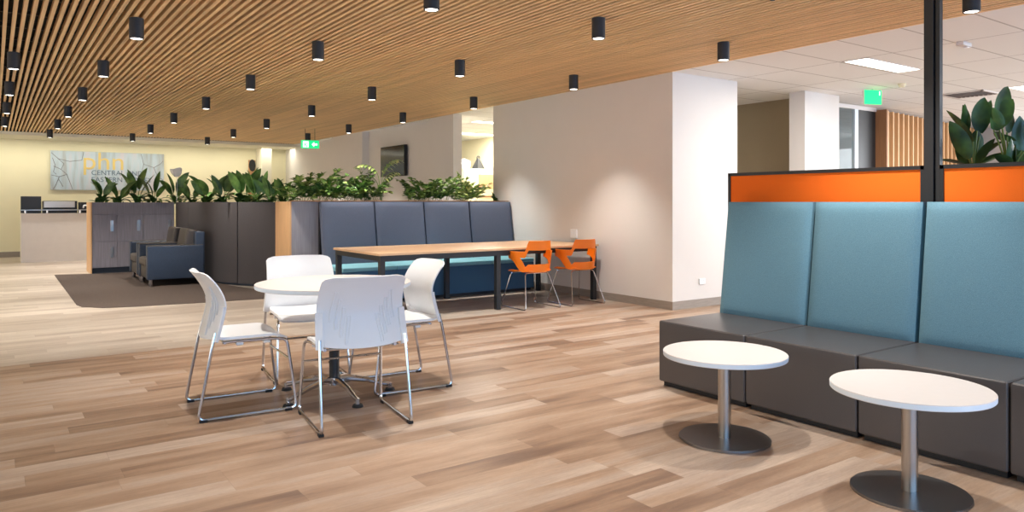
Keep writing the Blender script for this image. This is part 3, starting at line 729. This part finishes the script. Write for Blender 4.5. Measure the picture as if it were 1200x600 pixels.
def strap_plant(x, y, z, h, seed, lab, flower=False):
    r = random.Random(seed); t = thing('leafy_plant', lab, 'plant', (x, y, z), 0, 'strap-leaved plants above the lockers and curved divider')
    b = NB(); st = NB()
    n = 5 + r.randint(0, 1)
    for k in range(n):                    # tall upright leaves on stalks
        az = r.uniform(-.5, .5) + (0 if k % 2 else math.pi) + r.uniform(-.3, .3); sl = h * r.uniform(.25, .45); el = R(r.uniform(60, 84))
        d = Vector((math.cos(az) * math.cos(el), math.sin(az) * math.cos(el), math.sin(el))); p1 = d * sl
        tube(st, [(0, 0, -.02), p1 * .5, p1], .006, 5)
        leaf(b, p1, az, h * r.uniform(.55, .8), h * r.uniform(.22, .32), el, r.uniform(.1, .7), twist=r.uniform(-.9, .9) + (1.2 if r.random() < .5 else 0))
    for k in range(7):                    # arching outer leaves
        az = r.uniform(0, 6.28); leaf(b, (0, 0, .0), az, h * r.uniform(.55, .85), h * r.uniform(.14, .2), R(r.uniform(45, 70)), r.uniform(1.2, 2.0), seg=8)
    for k in range(10):                   # low growth
        az = r.uniform(0, 6.28); leaf(b, (r.uniform(-.1, .1), r.uniform(-.06, .06), 0), az, h * r.uniform(.3, .42), h * .13, R(r.uniform(30, 60)), 1.0, seg=5)
    obj('foliage', b, M['leaf_dark'], t, True, 80); obj('stem', st, M['stem'], t, True)
    if flower:
        b = NB(); tube(b, [(.02, -.04, 0), (.03, -.05, h * .6), (.03, -.05, h * .98)], .006, 5); leaf(b, (.05, -.05, h * .95), -1.2, .2, .2, R(80), .5, fold=.6); leaf(b, (.0, -.05, h * .95), -2.2, .2, .2, R(60), .5, fold=.6); obj('flower', b, M['petal'], t, True)
    return t
spx = [120, 139, 160, 180, 205, 225, 244, 262, 285, 301, 318, 333]
hts = [.48, .46, .66, .52, .54, .42, .56, .50, .60, .50, .42, .40]
nm = ['drooping narrow-leaved plant at the left end over the lockers, under the sign lettering', 'short dark leafy plant second from the left over the lockers',
      'tallest broad-leaved plant over the lockers, below the sign lettering', 'upright plant with pointed leaf at the right edge of the sign',
      'plant with a white flower where lockers meet the divider', 'low bushy plant just right of the white-flowered plant', 'plant with two broad V-shaped leaves, above the near armchair back',
      'plant with one upright paddle leaf, above the middle of the curved divider', 'tall leaning paddle-leaved plant right of the divider seam', 'dark leafy plant just left of the white pier',
      'smaller leafy plant in front of the white pier', 'last dark leafy plant before the timber end panel']
def curve_at_px(px, d):
    best = None
    for i in range(200):
        p = lerp_curve(i / 199, d); Z = math.sin(TH) * p.x + math.cos(TH) * p.y; X = math.cos(TH) * p.x - math.sin(TH) * p.y
        q = abs(600 + F_PX * X / Z - px)
        if best is None or q < best[0]: best = (q, p)
    return best[1]
for i, px in enumerate(spx):
    if px < 203: x, y = px_y(px, 15.56), 15.56
    else:
        p = curve_at_px(px, .28); x, y = p.x, p.y
        if px == 205: x, y = px_y(px, 15.5), 15.5
    strap_plant(x, y, 1.28, hts[i], 40 + i, nm[i], px == 205)
def fern_plant(x, y, z, h, spread, ns, seed, lab, ml='leaf_fern', big=1.0):
    r = random.Random(seed); t = thing('bushy_plant', lab, 'plant', (x, y, z), 0, 'bushy plants in the timber planter')
    b = NB(); st = NB()
    for k in range(ns):
        az = r.uniform(0, 6.28); base = Vector((r.uniform(-.5, .5) * spread, r.uniform(-.12, .12), 0)); el = R(r.uniform(48, 86)); bend = r.uniform(.3, 1.2)
        L_ = h * r.uniform(.6, 1.05); p = base.copy(); pts = [p.copy()]; hh = Vector((math.cos(az), math.sin(az) * .6, 0)); n = 9
        for i in range(n):
            f = i / n; e = el - bend * f; d = hh * math.cos(e) + Vector((0, 0, math.sin(e))); p = p + d * (L_ / n); pts.append(p.copy())
            if i > 1:
                for s in (-1, 1):
                    leaf(b, p, az + s * R(r.uniform(50, 80)), .105 * big * (1.15 - .5 * f) * (h / .45) ** .5, .055 * big, e * .4 + R(r.uniform(-10, 35)), r.uniform(.3, .9), seg=3, twist=r.uniform(-.6, .6))
        leaf(b, p, az, .09 * big, .04 * big, el - bend, .4, seg=3)
        tube(st, pts, .0035, 4)
    obj('foliage', b, M[ml], t, True, 80); obj('stem', st, M['stem'], t)
    return t
for px, h, spd, ns, sd, lab, ml in [
    (350, .50, .26, 16, 1, 'pointed bushy green plant above the warm timber end panel', 'leaf_fern'),
    (375, .60, .30, 19, 2, 'dense bright green bush in front of the dark picture', 'leaf_fern'),
    (403, .52, .30, 17, 3, 'bushy green plant left of the tall variegated plant', 'leaf_fern'),
    (434, .55, .22, 16, 4, 'leafy bush at the foot of the tall variegated plant', 'leaf_fern'),
    (488, .46, .30, 16, 5, 'low wide bush just right of the television', 'leaf_fern'),
    (514, .56, .28, 18, 6, 'bush in front of the plain wall pier', 'leaf_fern'),
    (547, .50, .20, 26, 7, 'bushy plant spilling over the bench in front of the gap', 'leaf_varieg')]:
    fern_plant(px_y(px, 9.9), 9.9, 1.26, h, spd, ns, sd, lab, ml)
fern_plant(px_y(578, 9.95), 9.95, 1.26, .2, .04, 4, 9, 'small dark spindly plant at the right end of the planter', 'leaf_dark', .8)
# tall variegated one
t = thing('tall_plant', 'tall plant with pale yellow variegated arching fronds before the television', 'plant', (px_y(447, 9.85), 9.85, 1.26))
b = NB(); st = NB(); r = random.Random(5)
for az, L_, bend, el in ((math.pi * .98, .78, 1.9, R(84)), (.15, .80, 1.5, R(88)), (-.35, .6, 1.6, R(86)), (2.7, .55, 1.5, R(80))):
    p = Vector((0, 0, 0)); pts = [p.copy()]; n = 14; hh = Vector((math.cos(az), math.sin(az) * .5, 0))
    for i in range(n):
        f = i / n; e = el - bend * max(0, f - .45) / .55; p = p + (hh * math.cos(e) + Vector((0, 0, math.sin(e)))) * (L_ / n); pts.append(p.copy())
        if f > .5:
            for s in (-1, 1): leaf(b, p, az + s * R(60), .13, .055, R(-15), .5, seg=3, twist=s * .3)
    tube(st, pts, .005, 5)
obj('foliage', b, M['leaf_varieg'], t, True, 80); obj('stem', st, M['stem'], t)
# broad plants behind the partition
def broad_plant(x, y, z, px0, leaves, lab, seed):
    t = thing('broad_leaf_plant', lab, 'plant', (x, y, z), 0, 'broad-leaved plants behind the orange partition'); b = NB(); st = NB(); r = random.Random(seed)
    right = Vector((math.cos(TH), -math.sin(TH), 0)); back = Vector((math.sin(TH), math.cos(TH), 0)); k = .0056
    for bx_, by_, tx, ty, w, tw in leaves:   # each leaf from its base to its tip, metres right of and above the plant's foot
        p = right * (bx_ - px0) * k + Vector((0, 0, (201 - by_) * k)) + back * r.uniform(-.05, .05)
        q = right * (tx - px0) * k + Vector((0, 0, (201 - ty) * k)) + back * r.uniform(-.09, .06); d = q - p
        tube(st, fillet([(0, 0, -.02), p * .5 + Vector((0, 0, .02)), p], .05, 3), .005, 6)
        leaf(b, p, math.atan2(d.y, d.x), d.length, w, math.asin(d.z / d.length) + .12, .24, seg=9, twist=tw, fold=.25)
    obj('foliage', b, M['leaf_big'], t, True, 80); obj('stem', st, M['stem'], t, True)
def plant_pt(px, x):
    a = (px - 600) / F_PX; Z = x / (math.sin(TH) + math.cos(TH) * a); return math.cos(TH) * Z - math.sin(TH) * a * Z
broad_plant(5.12, plant_pt(1140, 5.12), 1.47, 1140, [(1142, 150, 1153, 112, .125, 1.3), (1131, 152, 1128, 120, .06, 1.), (1134, 154, 1122, 121, .055, .8), (1135, 163, 1113, 126, .05, .9), (1133, 182, 1107, 140, .10, .9), (1136, 182, 1132, 151, .09, 1.4),
            (1150, 176, 1141, 149, .10, .8), (1146, 182, 1167, 163, .06, .7), (1150, 152, 1166, 114, .07, 1.1), (1130, 188, 1102, 183, .035, .5), (1148, 188, 1172, 176, .05, .8), (1138, 190, 1120, 166, .07, 1.1), (1142, 190, 1156, 160, .07, 1.)],
            'broad glossy-leaved plant just right of the black post', 3)
broad_plant(5.14, plant_pt(1182, 5.14), 1.47, 1182, [(1166, 142, 1188, 102, .12, 1.2), (1161, 152, 1189, 117, .11, 1.), (1170, 150, 1158, 128, .055, .9), (1182, 162, 1159, 155, .04, .5), (1192, 167, 1170, 157, .04, .5), (1196, 174, 1192, 136, .11, 1.2),
            (1186, 192, 1207, 170, .10, .9), (1181, 190, 1160, 181, .06, .8), (1201, 168, 1212, 133, .13, 1.1), (1179, 154, 1191, 131, .075, 1.2), (1184, 192, 1176, 162, .07, 1.), (1188, 192, 1198, 158, .08, 1.2)],
            'broad glossy-leaved plant cut by the right edge of the picture', 8)
